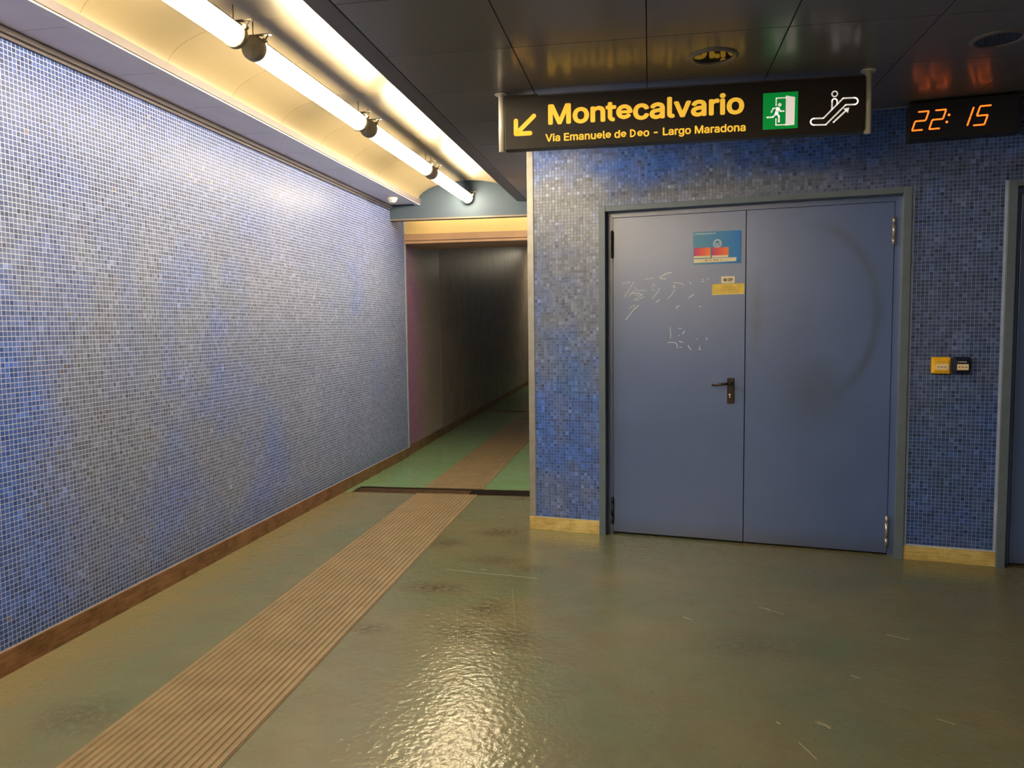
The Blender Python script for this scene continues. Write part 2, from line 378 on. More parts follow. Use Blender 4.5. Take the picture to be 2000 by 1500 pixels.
def mosaic(parent, wall, u, z, face, proud, colours, n_single, tilt, hidden=None, mats=('tile', 'tile_one')):
    """tiles at centres (u, z): the largest in view are single parts, the rest one joined part"""
    n = len(u); h = face / 2; hb = h + 0.0006
    tu = rng.normal(0, tilt, n); tz = rng.normal(0, tilt, n)
    X, Y, Z = world_of(wall, u, 0, z); px, py, dep = project(X, Y, z)
    px2, _, _ = project(*world_of(wall, u + PIT, 0, z))
    size = np.abs(px2 - px) * PIT * F / dep
    ok = (px > 6) & (px < 1994) & (py > 6) & (py < 1494) & (dep > 0.5)
    if hidden is not None: ok &= ~hidden
    score = np.where(ok, size, 0)
    single = np.zeros(n, bool); single[np.argsort(-score)[:n_single]] = True
    # joined part
    k = np.where(~single)[0]; m = len(k)
    sx = np.array([-1, 1, 1, -1]); sz = np.array([-1, -1, 1, 1])
    V = np.zeros((m, 8, 3), np.float32)
    for q in range(4):
        V[:, q, 0] = u[k] + sx[q] * h; V[:, q, 2] = z[k] + sz[q] * h
        V[:, q, 1] = -proud + sx[q] * h * tu[k] + sz[q] * h * tz[k]
        V[:, 4 + q, 0] = u[k] + sx[q] * hb; V[:, 4 + q, 2] = z[k] + sz[q] * hb; V[:, 4 + q, 1] = 0.0004
    quads = np.array([(0, 1, 2, 3), (4, 5, 1, 0), (5, 6, 2, 1), (6, 7, 3, 2), (7, 4, 0, 3)])
    idx = (np.arange(m)[:, None, None] * 8 + quads[None]).reshape(-1)
    me = bpy.data.meshes.new('mosaic_tiles'); me.vertices.add(m * 8); me.loops.add(m * 20); me.polygons.add(m * 5)
    me.vertices.foreach_set('co', V.reshape(-1)); me.loops.foreach_set('vertex_index', idx.astype(np.int32))
    me.polygons.foreach_set('loop_start', np.arange(0, m * 20, 4, dtype=np.int32))
    me.polygons.foreach_set('use_smooth', np.zeros(m * 5, bool)); me.update(calc_edges=True); me.validate()
    a = me.attributes.new('tile_colour', 'FLOAT_COLOR', 'FACE')
    cc = np.ones((m, 5, 4), np.float32); cc[:, :, :3] = colours[k][:, None, :]
    a.data.foreach_set('color', cc.reshape(-1)); me.materials.append(M[mats[0]])
    o = link('mosaic_tiles', me, parent); o['kind'] = 'stuff'
    # single tiles: eight shared meshes with slightly different tilts
    protos = []
    for t in range(8):
        a1, a2 = rng.normal(0, tilt, 2); b = MB()
        top = [(sx[q] * h, -proud + sx[q] * h * a1 + sz[q] * h * a2, sz[q] * h) for q in range(4)]
        bot = [(sx[q] * hb, 0.0004, sz[q] * hb) for q in range(4)]
        b.v = top + bot; b.f = [tuple(x) for x in quads.tolist()]; b.mi = [0] * 5; b.smooth = [False] * 5
        protos.append(b.mesh('tile', M[mats[1]]))
    for i in np.where(single)[0]:
        t = link('tile', protos[int(rng.integers(8))], parent); t.location = (float(u[i]), 0, float(z[i]))
        t.color = (*[float(x) for x in colours[i]], 1)
    return o
BLUE = np.array((0.026, 0.090, 0.460)); GREY = np.array((0.142, 0.178, 0.310)); DARK = np.array((0.055, 0.075, 0.160))
LILAC = np.array((0.22, 0.24, 0.36)); TAN = np.array((0.23, 0.225, 0.31)); TEAL = np.array((0.045, 0.15, 0.32)); NAVY = np.array((0.018, 0.030, 0.110))
def blend(base, other, f): return base * (1 - f[:, None]) + other[None] * f[:, None]
def finish(c, jit, tan=0.02):
    n = len(c); c = c * np.exp(rng.normal(0, jit, n))[:, None]
    q = rng.random(n) < tan; c[q] = TAN * rng.uniform(0.5, 0.8, (q.sum(), 1)); return np.clip(c, 0.004, 0.9)

# ------------------------------------------------------------------ floor
b = MB()
b.box(-3.2, 6.0, -8.0, 6.200, -0.10, 0, 0)
b.box(-3.6, -0.70, 6.430, 26.0, -0.10, 0, 1)
b.box(-3.2, -2.53, 6.200, 6.430, -0.10, 0, 1)
floor = b.build('floor', [M['floor'], M['floor_far']])
struct(floor, 'worn glossy green rubber floor of the station hall with scuffs and stains', 'floor')
b = MB()
def scr(p, q, w, z=0.0009):
    p = Vector((*p, 0)); q = Vector((*q, 0)); d = (q - p).normalized(); n_ = Vector((-d.y, d.x, 0)) * w / 2
    b.poly([(p - n_ + Vector((0, 0, z))), (q - n_ + Vector((0, 0, z))), (q + n_ + Vector((0, 0, z))), (p + n_ + Vector((0, 0, z)))])
scr((-1.168, 4.245), (-0.615, 4.159), 0.004); scr((-0.907, 3.214), (-0.445, 3.140), 0.003)
scr((-0.943, 3.636), (-0.83, 3.19), 0.0007); scr((-0.726, 3.972), (-0.60, 3.38), 0.0007); scr((0.53, 3.882), (0.58, 3.86), 0.004); scr((0.54, 3.872), (0.59, 3.853), 0.003); scr((0.56, 3.862), (0.64, 3.80), 0.005)
scr((0.493, 2.614), (0.512, 2.565), 0.003); scr((0.512, 2.57), (0.530, 2.515), 0.003); scr((0.16, 3.70), (0.20, 3.66), 0.004)
scr((0.575, 2.765), (0.60, 2.742), 0.004); scr((0.588, 2.768), (0.622, 2.735), 0.003); scr((0.60, 2.748), (0.618, 2.722), 0.005); scr((0.583, 2.750), (0.596, 2.752), 0.004); scr((1.05, 3.612), (1.13, 3.57), 0.005); scr((0.79, 3.165), (0.82, 3.14), 0.004)
scr((-0.995, 5.36), (-0.987, 5.362), 0.008); scr((-0.96, 4.27), (-0.93, 4.27), 0.004); scr((-0.77, 4.10), (-0.755, 4.097), 0.004)
scr((0.44, 2.74), (0.453, 2.73), 0.006); scr((-1.015, 3.41), (-1.0, 3.402), 0.005); scr((1.0, 2.85), (1.05, 2.82), 0.003)
o = b.build('scratches', M['scratch_floor'], floor); o['kind'] = 'stuff'

# tactile strips
def tactile(y0, y1, label, seed):
    sl = -0.0158; L_ = y1 - y0; xl0 = -1.882 + sl * (y0 - 2.1)   # runs very slightly askew of the wall
    t = empty('tactile_strip', (xl0, y0, 0), math.atan(-sl))
    tag(t, label, 'tactile strip', 'ribbed tan guiding strips on the floor')
    MB().box(0, 0.53, 0, L_, 0.0004, 0.0022).build('base', M['rib_base'], t)
    edges = [(0.004, 0.028), (0.033, 0.057)] + [(0.0635 + i * 0.0292, 0.0865 + i * 0.0292) for i in range(14)] + [(0.473, 0.497), (0.502, 0.526)]
    for (a, c) in edges:
        r = MB(); w = 0.0035
        r.v = [(a, 0, 0.0022), (a + w, 0, 0.0062), (c - w, 0, 0.0062), (c, 0, 0.0022), (a, L_, 0.0022), (a + w, L_, 0.0062), (c - w, L_, 0.0062), (c, L_, 0.0022)]
        r.f = [(0, 1, 5, 4), (1, 2, 6, 5), (2, 3, 7, 6), (0, 3, 2, 1), (4, 5, 6, 7)]; r.mi = [0] * 5; r.smooth = [False] * 5
        r.build('rib', M['rib'], t)
    return t
tactile(0.6, 6.197, 'tan ribbed guiding strip running across the hall floor up to the drain', 1)
tactile(6.433, 14.0, 'tan ribbed guiding strip beyond the drain running into the dark passage', 2)

# drain
def drain(x0, x1, y0, y1, label, z0):
    t = empty('floor_drain', ((x0 + x1) / 2, (y0 + y1) / 2, 0)); tag(t, label, 'drain')
    w, d = (x1 - x0) / 2, (y1 - y0) / 2
    MB().box(-w, w, -d, d, z0 - 0.006, z0).box(-w, w, d - 0.004, d, z0, 0.0005).box(-w, w, -d, -d + 0.004, z0, 0.0005).box(w - 0.004, w, -d, d, z0, 0.0005).box(-w, -w + 0.004, -d, d, z0, 0.0005).build('tray', M['drain_dark'], t)
    for s in (-1, 1): MB().box(-w, w, s * (d + 0.003) - 0.0025, s * (d + 0.003) + 0.0025, 0.0004, 0.003).build('frame_edge', M['drain_rail'], t)
    return t, w, d
t, w, d = drain(-2.53, -0.82, 6.207, 6.423, 'slotted drain channel across the floor at the passage entrance', -0.06)
for k in (-0.052, 0.005, 0.060): MB().box(-w + 0.01, -w + 1.02, k - 0.011, k + 0.011, -0.03, -0.004).build('rail', M['drain_rail'], t)
b = MB()
for i in range(9):
    x = rng.uniform(0.2, w - 0.03); y = rng.uniform(-0.09, 0.09); r_ = rng.uniform(0.004, 0.009)
    bm = bmesh.new(); bmesh.ops.create_icosphere(bm, subdivisions=1, radius=float(r_)); bmesh.ops.translate(bm, vec=(x, y, -0.058 + r_), verts=bm.verts); b.add_bm(bm)
o = b.build('grit', M['scratch'], t); o['kind'] = 'stuff'
for (x0, y0, lab) in ((-1.95, 11.45, 'dark drain slot in the passage floor, nearer of the two beyond the strip'), (-2.62, 12.45, 'dark drain slot in the passage floor, farther of the two beyond the strip')):
    t = empty('floor_drain', (x0 + 0.5, y0 + 0.1, 0)); tag(t, lab, 'drain')
    MB().box(-0.5, 0.5, -0.1, 0.1, 0.0005, 0.004).build('tray', M['drain_dark'], t)
    for s in (-1, 1): MB().box(-0.5, 0.5, s * 0.1 - 0.008, s * 0.1 + 0.008, 0.0005, 0.007).build('frame_edge', M['drain_rail'], t)

# ------------------------------------------------------------------ left wall
wl = MB().box(-8.0, 8.05, 0, 0.06, 0, 2.95).build('wall_left', M['grout']); place(wl, WL)
struct(wl, 'long left wall of small blue and grey glass mosaic tiles with pale grout', 'wall')
nu = int((8.03 - 1.2) / PIT); nz = int((2.622 - 0.106) / PIT)
uu, zz = np.meshgrid(1.2 + PIT * (np.arange(nu) + 0.5), 0.106 + PIT * (np.arange(nz) + 0.5)); uu = uu.ravel(); zz = zz.ravel()
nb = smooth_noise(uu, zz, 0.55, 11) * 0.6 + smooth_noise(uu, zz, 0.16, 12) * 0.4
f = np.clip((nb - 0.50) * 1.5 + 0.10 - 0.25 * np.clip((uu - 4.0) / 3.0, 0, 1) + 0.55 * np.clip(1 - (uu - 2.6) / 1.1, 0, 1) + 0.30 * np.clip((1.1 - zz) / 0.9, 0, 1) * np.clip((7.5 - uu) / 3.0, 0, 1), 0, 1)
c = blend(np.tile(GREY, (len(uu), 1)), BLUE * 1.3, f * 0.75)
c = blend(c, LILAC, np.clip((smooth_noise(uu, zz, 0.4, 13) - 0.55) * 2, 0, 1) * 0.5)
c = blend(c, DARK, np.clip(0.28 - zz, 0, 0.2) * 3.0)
c = blend(c, np.array((0.018, 0.046, 0.215)), np.clip((zz - 1.75) / 0.6, 0, 1) * 0.80)  # upper rows bluer, and darkened further in colour to hold down lamp glare
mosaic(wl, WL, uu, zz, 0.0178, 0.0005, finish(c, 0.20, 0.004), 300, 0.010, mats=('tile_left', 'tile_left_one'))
bs = MB().box(-8.0, 8.05, -0.008, 0, 0, 0.100, ch=0.0015).build('baseboard_left', M['skirting_left']); place(bs, WL)
struct(bs, 'dull brown metal skirting along the foot of the left mosaic wall', 'skirting')
t1 = MB().box(-8.0, 7.56, -0.035, -0.0015, 2.608, 2.634).box(-8.0, 7.56, -0.016, -0.0015, 2.594, 2.608).build('trim_1', M['soffit_edge']); place(t1, WL)
struct(t1, 'thin mauve cove moulding between left mosaic wall and soffit', 'moulding')
t2 = MB().box(8.032, 8.060, -0.006, 0.062, 0.0, 2.42).build('trim_2', M['steel_trim']); place(t2, WL)
struct(t2, 'thin upright metal edge strip at the far end of the left mosaic wall', 'edge strip')

# passage wall beyond (plum mosaic then dark panels)
wt = MB().box(-0.05, 16.5, 0.004, 0.06, 0, 3.6).build('wall_passage', M['plum']); place(wt, WT)
struct(wt, 'dark plum and grey wall of the unlit passage beyond the mosaic', 'wall')
nu = int(1.6 / PIT); nz = int(2.5 / PIT)
u3, z3 = np.meshgrid(0.0 + PIT * (np.arange(nu) + 0.5), 0.10 + PIT * (np.arange(nz) + 0.5)); u3 = u3.ravel(); z3 = z3.ravel()
PL = np.array((0.33, 0.16, 0.30)); BR = np.array((0.31, 0.25, 0.195))
c = blend(np.tile(PL, (len(u3), 1)), BR, np.clip((u3 - 0.25) / 0.7 + (smooth_noise(u3, z3, 0.2, 31) - 0.5) * 0.5 + np.clip(z3 - 1.9, 0, 1) * 1.2, 0, 1))
mosaic(wt, WT, u3, z3, 0.0190, 0.0005, finish(c, 0.09, 0.0), 0, 0.004)
xs = [1.60, 2.45, 3.35, 4.4, 5.6, 7.0, 8.6, 10.4, 12.4, 14.4, 16.4]
for a, e in zip(xs[:-1], xs[1:]): MB().box(a + 0.003, e - 0.003, -0.0006, 0.004, 0.10, 3.55, ch=0.0004).build('panel', M['plum'], wt)
bt = MB().box(0.0, 16.5, -0.012, 0.004, 0, 0.095).build('baseboard_passage', M['skirting_left']); place(bt, WT)
struct(bt, 'dull metal skirting along the foot of the dark passage wall', 'skirting')
# passage ceiling and the wall closing the corridor on the right
pc = MB().box(-3.7, -0.70, 8.70, 26, 3.40, 3.50).build('ceiling_passage', M['black_enamel'])
struct(pc, 'dark ceiling above the unlit passage', 'ceiling')
wr = MB().box(-0.80, -0.70, 5.26, 26, 0, 3.5).build('wall_return', M['grout_door'])
struct(wr, 'return wall running down the right side of the passage behind the corner post', 'wall')
we = MB().box(-3.8, -0.7, 25.9, 26.0, 0, 3.5).build('wall_end', M['plum'])
struct(we, 'dark end wall closing the far end of the passage', 'wall')

# ------------------------------------------------------------------ centre wall with the doors
def in_rect(u, z, a, b_, c_, d_): return (u > a) & (u < b_) & (z > c_) & (z < d_)
b = MB()
b.box(-0.02, 0.456, 0, 0.06, 0, 2.70).box(0.456, 2.287, 0, 0.06, 2.165, 2.70).box(2.287, 2.770, 0, 0.06, 0, 2.70)
b.box(2.770, 4.60, 0, 0.06, 2.165, 2.70).box(4.60, 5.2, 0, 0.06, 0, 2.70)
wc = b.build('wall_center', M['grout_door']); place(wc, WC)
struct(wc, 'blue glass mosaic wall around the double doors, dim on the right', 'wall')
u0 = 0.0045; nu = int(4.9 / PIT); nz = int((2.63 - 0.092) / PIT)
uu, zz = np.meshgrid(u0 + PIT * (np.arange(nu) + 0.5), 0.092 + PIT * (np.arange(nz) + 0.5)); uu = uu.ravel(); zz = zz.ravel()
h = PIT / 2
keep = ~(in_rect(uu, zz, 0.454 - h * 0.6, 2.289 + h * 0.6, -1, 2.176 + h * 0.6) | in_rect(uu, zz, 2.766 - h * 0.6, 4.61, -1, 2.176 + h * 0.6))
uu = uu[keep]; zz = zz[keep]
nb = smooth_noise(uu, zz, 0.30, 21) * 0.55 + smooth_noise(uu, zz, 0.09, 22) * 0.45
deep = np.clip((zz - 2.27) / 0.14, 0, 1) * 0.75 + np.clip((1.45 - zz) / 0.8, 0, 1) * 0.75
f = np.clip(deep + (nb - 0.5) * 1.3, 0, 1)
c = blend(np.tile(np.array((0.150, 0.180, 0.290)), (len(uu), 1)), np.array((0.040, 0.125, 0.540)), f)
c[zz > 2.27] *= 1.45  # top rows' colour brightened to make up for the hanging sign's shade
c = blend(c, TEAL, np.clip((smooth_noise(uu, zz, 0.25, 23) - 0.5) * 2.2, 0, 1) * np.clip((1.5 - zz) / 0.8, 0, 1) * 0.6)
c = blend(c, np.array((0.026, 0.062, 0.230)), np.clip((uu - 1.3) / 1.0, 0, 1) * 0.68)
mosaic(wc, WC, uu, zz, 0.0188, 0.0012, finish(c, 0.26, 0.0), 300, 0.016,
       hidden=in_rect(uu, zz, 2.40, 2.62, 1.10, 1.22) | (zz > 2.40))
# corner post and skirtings
tp = MB().box(-0.042, 0.003, -0.006, 0.045, 0.088, ZC, ch=0.002).build('trim_3', M['steel_trim']); place(tp, WC)
struct(tp, 'galvanised metal corner post at the left edge of the door wall', 'corner post')
b1 = MB().box(-0.042, 0.250, -0.010, 0.0, 0, 0.088, ch=0.001).box(0.2515, 0.4525, -0.010, 0.0, 0, 0.088, ch=0.001).build('baseboard_center', M['skirting']); place(b1, WC)
struct(b1, 'bright yellowish metal skirting left of the double door', 'skirting')
b2 = MB().box(2.290, 2.765, -0.010, 0.0, 0, 0.083, ch=0.001).build('baseboard_right', M['skirting']); place(b2, WC)
struct(b2, 'stained yellowish metal skirting right of the double door', 'skirting')

# ------------------------------------------------------------------ doors
def hinge(parent, s, z0, z1, mat, y=0.030):
    hg = MB(); n = 3; gap = 0.002
    for i in range(n):
        a = z0 + (z1 - z0) * (0, 0.27, 0.78)[i] + gap / 2; e = z0 + (z1 - z0) * (0.27, 0.78, 1.0)[i] - gap / 2
        hg.tube((s, y, a), (s, y, e), 0.0085, 14)
    hg.tube((s, y, z0 - 0.004), (s, y, z1 + 0.004), 0.005, 12)
    return hg.build('hinge', mat, parent)
def double_door(name, s0, s1, smear, label):
    d = empty(name); place(d, WC); struct(d, label, 'door')
    ft = 0.044; zt = 2.178; REC = 0.052
    for (a, e, c_, g) in ((s0, s0 + ft, 0.0, zt), (s1 - ft, s1, 0.0, zt)):
        MB().box(a, e, -0.022, 0.075, c_, g, ch=0.002).build('door_frame', M['door_frame'], d)
    MB().box(s0 + ft + 0.0008, s1 - ft - 0.0008, -0.020, 0.075, zt - 0.036, zt - 0.002, ch=0.002).build('door_frame', M['door_frame'], d)
    i0, i1 = s0 + ft, s1 - ft
    # inner rebate frame with mitred corners
    r = MB(); w = 0.034; zi = zt - 0.036; y = REC + 0.002
    def prism(pts):
        k = len(r.v); n = len(pts)
        r.v += [(p[0], y, p[1]) for p in pts] + [(p[0], 0.075, p[1]) for p in pts]
        r.f.append(tuple(range(k, k + n))); r.f.append(tuple(k + n + i for i in reversed(range(n))))
        for i in range(n): r.f.append((k + i, k + n + i, k + n + (i + 1) % n, k + (i + 1) % n))
        r.mi += [0] * (n + 2); r.smooth += [False] * (n + 2)
    prism([(i0, 0), (i0 + w, 0), (i0 + w, zi - w), (i0, zi - 0.001)]); prism([(i1 - w, 0), (i1, 0), (i1, zi - 0.001), (i1 - w, zi - w)])
    prism([(i0 + 0.001, zi), (i0 + w, zi - w + 0.001), (i1 - w, zi - w + 0.001), (i1 - 0.001, zi)])
    r.build('rebate_frame', M['door'], d)
    MB().box(i0, i1, 0.096, 0.10, 0, zi).build('backing', M['frame_dark'], d)
    l0, l1 = i0 + w + 0.003, i1 - w - 0.003; zl = zi - w + 0.004; mid = l0 + (l1 - l0) * 0.5035
    leaves = []
    for (a, e, m) in ((l0, mid - 0.0022, M['door']), (mid + 0.0022, l1, M['door_smear'] if smear else M['door'])):
        leaves.append(MB().box(a, e, REC - 0.002, 0.092, 0.012, zl - 0.006, ch=0.0018).build('door_leaf', m, d))
    return d, leaves, (l0, mid, l1)
door1, (leafA, leafB), (l0, mid, l1) = double_door('door_1', 0.454, 2.289, True, 'pair of blue steel doors in grey green frame under the hanging sign')
double_door('door_2', 2.766, 4.606, False, 'second blue steel door at the right edge of the picture')
for (z0, z1) in ((1.847, 2.020), (0.069, 0.248)): tag(hinge(leafA, 0.531, z0, z1, M['hinge_black'], 0.038), 'black barrel hinge')
for (z0, z1) in ((1.857, 2.014), (0.060, 0.239)): hinge(leafB, 2.2045, z0, z1, M['hinge'], 0.036)
# handle
pl = MB().box(1.270, 1.314, 0.041, 0.050, 0.900, 1.062, ch=0.004).build('handle_plate', M['handle'], leafA)
b = MB(); b.tube((1.292, 0.041, 1.030), (1.292, -0.008, 1.030), 0.0095, 14); b.tube((1.292, -0.004, 1.030), (1.184, -0.004, 1.019), 0.0085, 14, r2=0.0075)
bm = bmesh.new(); bmesh.ops.create_uvsphere(bm, u_segments=12, v_segments=8, radius=0.0085); bmesh.ops.translate(bm, vec=(1.184, -0.004, 1.019), verts=bm.verts); b.add_bm(bm, 0, True)
bm = bmesh.new(); bmesh.ops.create_uvsphere(bm, u_segments=12, v_segments=8, radius=0.0100); bmesh.ops.translate(bm, vec=(1.292, -0.004, 1.030), verts=bm.verts); b.add_bm(bm, 0, True)
b.build('lever', M['handle'], leafA)
b = MB(); b.lathe((1.288, 0.040, 0.956), [(0.0, -0.0015), (0.0072, -0.0015), (0.0075, 0.003)], 18, axis='y'); b.box(1.2845, 1.2915, 0.0385, 0.042, 0.936, 0.955)
b.build('lock_cylinder', M['brass'], leafA)
# scratched scrawl on the left leaf
SCRAWL = [[(0.593, 1.678), (0.626, 1.682), (0.65, 1.687)], [(0.674, 1.688), (0.642, 1.637), (0.609, 1.587)], [(0.679, 1.65), (0.689, 1.639)], [(0.642, 1.595), (0.662, 1.614), (0.679, 1.63), (0.755, 1.629)], [(0.652, 1.612), (0.711, 1.613)], [(0.679, 1.6), (0.731, 1.604), (0.674, 1.568), (0.695, 1.565), (0.739, 1.59)], [(0.917, 1.74), (0.878, 1.731), (0.843, 1.709), (0.851, 1.7), (0.884, 1.699)], [(0.743, 1.7), (0.803, 1.708)], [(0.799, 1.668), (0.805, 1.66)], [(0.791, 1.653), (0.797, 1.652)], [(0.797, 1.635), (0.803, 1.628)], [(0.841, 1.643), (0.827, 1.612), (0.795, 1.575)], [(0.841, 1.566), (0.819, 1.549)], [(0.931, 1.674), (0.968, 1.671), (0.996, 1.659)], [(0.926, 1.653), (0.941, 1.652), (0.935, 1.643), (0.928, 1.645)], [(0.939, 1.631), (0.922, 1.598), (0.894, 1.571)], [(1.036, 1.673), (1.038, 1.661)], [(1.104, 1.671), (1.123, 1.678)], [(1.109, 1.69), (1.119, 1.688)], [(1.14, 1.683), (1.155, 1.693)], [(1.029, 1.575), (1.058, 1.594)], [(0.969, 1.526), (0.948, 1.516), (0.954, 1.506)], [(1.093, 1.517), (1.105, 1.519)], [(0.644, 1.512), (0.662, 1.528), (0.679, 1.535), (0.677, 1.527)], [(0.705, 1.533), (0.675, 1.507), (0.646, 1.472), (0.621, 1.44)], [(0.909, 1.388), (0.914, 1.352), (0.913, 1.314)], [(0.895, 1.289), (0.943, 1.289), (0.953, 1.276), (0.959, 1.253)], [(0.962, 1.38), (0.982, 1.377)], [(1.001, 1.363), (0.99, 1.342)], [(0.964, 1.332), (0.97, 1.336)], [(0.966, 1.298), (0.992, 1.288)], [(0.97, 1.255), (0.988, 1.26)], [(1.025, 1.268), (1.035, 1.25), (1.045, 1.243)], [(1.097, 1.268), (1.099, 1.246), (1.091, 1.245), (1.108, 1.241)], [(1.144, 1.319), (1.139, 1.303)], [(1.075, 1.308), (1.083, 1.31)]]
b = MB()
for k, st in enumerate(SCRAWL): b.stroke(st, (0.0042, 0.003, 0.0036, 0.0026)[k % 4], 0.0494, n=6)
o = b.build('scratched_scrawl', M['scratch'], leafA); o['label'] = 'white scratched scrawl'

# poster and stickers on the door
def on_wall(name, label, cat): t = empty(name); place(t, WC); return tag(t, label, cat)
YD = 0.050
po = on_wall('poster', 'small turquoise blue poster with two red orange cards on left door', 'poster')
def quad(b_, p4, y, th=0.0):
    if th:
        k = len(b_.v); b_.v += [(p[0], y, p[1]) for p in p4] + [(p[0], y + th, p[1]) for p in p4]
        for f_ in ((0, 1, 2, 3), (7, 6, 5, 4), (0, 4, 5, 1), (1, 5, 6, 2), (2, 6, 7, 3), (3, 7, 4, 0)): b_.f.append(tuple(k + i for i in f_)); b_.mi.append(0); b_.smooth.append(False)
    else: b_.poly([(p[0], y, p[1]) for p in p4])
    return b_
quad(MB(), [(1.054, 1.783), (1.347, 1.784), (1.348, 1.986), (1.052, 1.988)], 0.0472, 0.0026).build('sheet', M['poster_blue'], po)
for i, (a, e, z0, z1) in enumerate(((1.057, 1.162, 1.823, 1.888), (1.168, 1.272, 1.822, 1.885))):
    m = gradient_mat('card_gradient', 'X', a, e, [(0, (0.42, 0.02, 0.20)), (0.45, (0.78, 0.06, 0.06)), (1, (0.86, 0.20, 0.02))])
    cd_ = quad(MB(), [(a, z0), (e, z0), (e, z1), (a, z1)], 0.0462, 0.0008).build('card', m, po)
    quad(MB(), [(a + 0.002, z0), (e - 0.002, z0), (e - 0.002, z0 + 0.014), (a + 0.002, z0 + 0.014)], 0.0458).build('card_strip', M['sticker_white'], cd_)
sp = quad(MB(), [(1.058, 1.793), (1.318, 1.796), (1.320, 1.820), (1.058, 1.817)], 0.0464, 0.0006).build('caption_strip', M['sticker_white'], po)
b = MB()
for a, e in ((1.128, 1.140), (1.146, 1.150), (1.158, 1.168), (1.180, 1.196), (1.200, 1.212), (1.222, 1.228)): quad(b, [(a, 1.803), (e, 1.803), (e, 1.812), (a, 1.812)], 0.0461)
b.build('caption_print', M['ink_grey'], sp)
b = MB(); y = 0.0470
b.ring(1.203, 1.911, 0.0225, 0.0255, y, 0, 28); b.ring(1.203, 1.914, 0.0145, 0.0170, y, 0, 24); b.ring(1.190, 1.903, 0.010, 0.0122, y, 0, 20); b.ring(1.216, 1.903, 0.010, 0.0122, y, 0, 20)
b.build('emblem', M['pwhite'], po)
b = MB()
x = 1.064
while x < 1.186:
    w_ = rng.uniform(0.004, 0.012); quad(b, [(x, 1.9725), (x + w_, 1.9725), (x + w_, 1.9765), (x, 1.9765)], 0.0470); x += w_ + 0.0022
b.build('heading_print', M['pwhite'], po)
st = on_wall('sticker', 'small cream code label above the yellow sticker on left door', 'sticker')
quad(MB(), [(1.228, 1.6595), (1.310, 1.661), (1.310, 1.703), (1.228, 1.7025)], 0.0490, 0.0008).build('sheet', M['sticker_white'], st)
st2 = on_wall('sticker', 'yellow rectangular notice sticker on left door beside the seam', 'sticker')
sh = quad(MB(), [(1.172, 1.588), (1.3690, 1.590), (1.3690, 1.657), (1.172, 1.656)], 0.0494, 0.0005).build('sheet', M['sticker_yellow'], st2)
b = MB()
for zz_, a, e in ((1.638, 1.235, 1.300), (1.628, 1.225, 1.315), (1.616, 1.215, 1.325)):
    x = a
    while x < e: w_ = rng.uniform(0.004, 0.010); quad(b, [(x, zz_), (x + w_, zz_), (x + w_, zz_ + 0.0045), (x, zz_ + 0.0045)], 0.0490); x += w_ + 0.003
b.build('faint_print', M['ink_grey'], st2)
quad(MB(), [(1.176, 1.590), (1.366, 1.5915), (1.366, 1.5945), (1.176, 1.593)], 0.0491).build('pale_border', M['sticker_white'], st2)

# text helper: lay the line out, part it into letters, fatten each a little
try: FONT = bpy.data.fonts.load(bpy.utils.system_resource('DATAFILES') + '/fonts/Inter.woff2')
except Exception: FONT = None
def text_letters(txt):
    cu = bpy.data.curves.new('text', 'FONT'); cu.body = txt; cu.size = 1.0; cu.resolution_u = 5
    if FONT: cu.font = FONT
    ob = bpy.data.objects.new('text', cu); COL.objects.link(ob)
    bpy.context.view_layer.update()
    me = bpy.data.meshes.new_from_object(ob.evaluated_get(bpy.context.evaluated_depsgraph_get()))
    bpy.data.objects.remove(ob); bpy.data.curves.remove(cu)
    n = len(me.vertices); co = np.zeros(n * 3); me.vertices.foreach_get('co', co); co = co.reshape(-1, 3)
    par = list(range(n))
    def find(a):
        while par[a] != a: par[a] = par[par[a]]; a = par[a]
        return a
    polys = [tuple(p.vertices) for p in me.polygons]
    for p in polys:
        for q in p[1:]: par[find(p[0])] = find(q)
    comp = {}
    for p in polys: comp.setdefault(find(p[0]), []).append(p)
    items = []
    for ps in comp.values():
        xs_ = [co[v][0] for p in ps for v in p]; items.append([min(xs_), max(xs_), ps])
    items.sort(key=lambda t_: t_[0]); out = []
    for it in items:
        if out and it[0] < out[-1][1] - 0.3 * min(it[1] - it[0], out[-1][1] - out[-1][0]): out[-1][1] = max(out[-1][1], it[1]); out[-1][2] = out[-1][2] + it[2]
        else: out.append(it)
    bpy.data.meshes.remove(me)
    return co, [t_[2] for t_ in out]
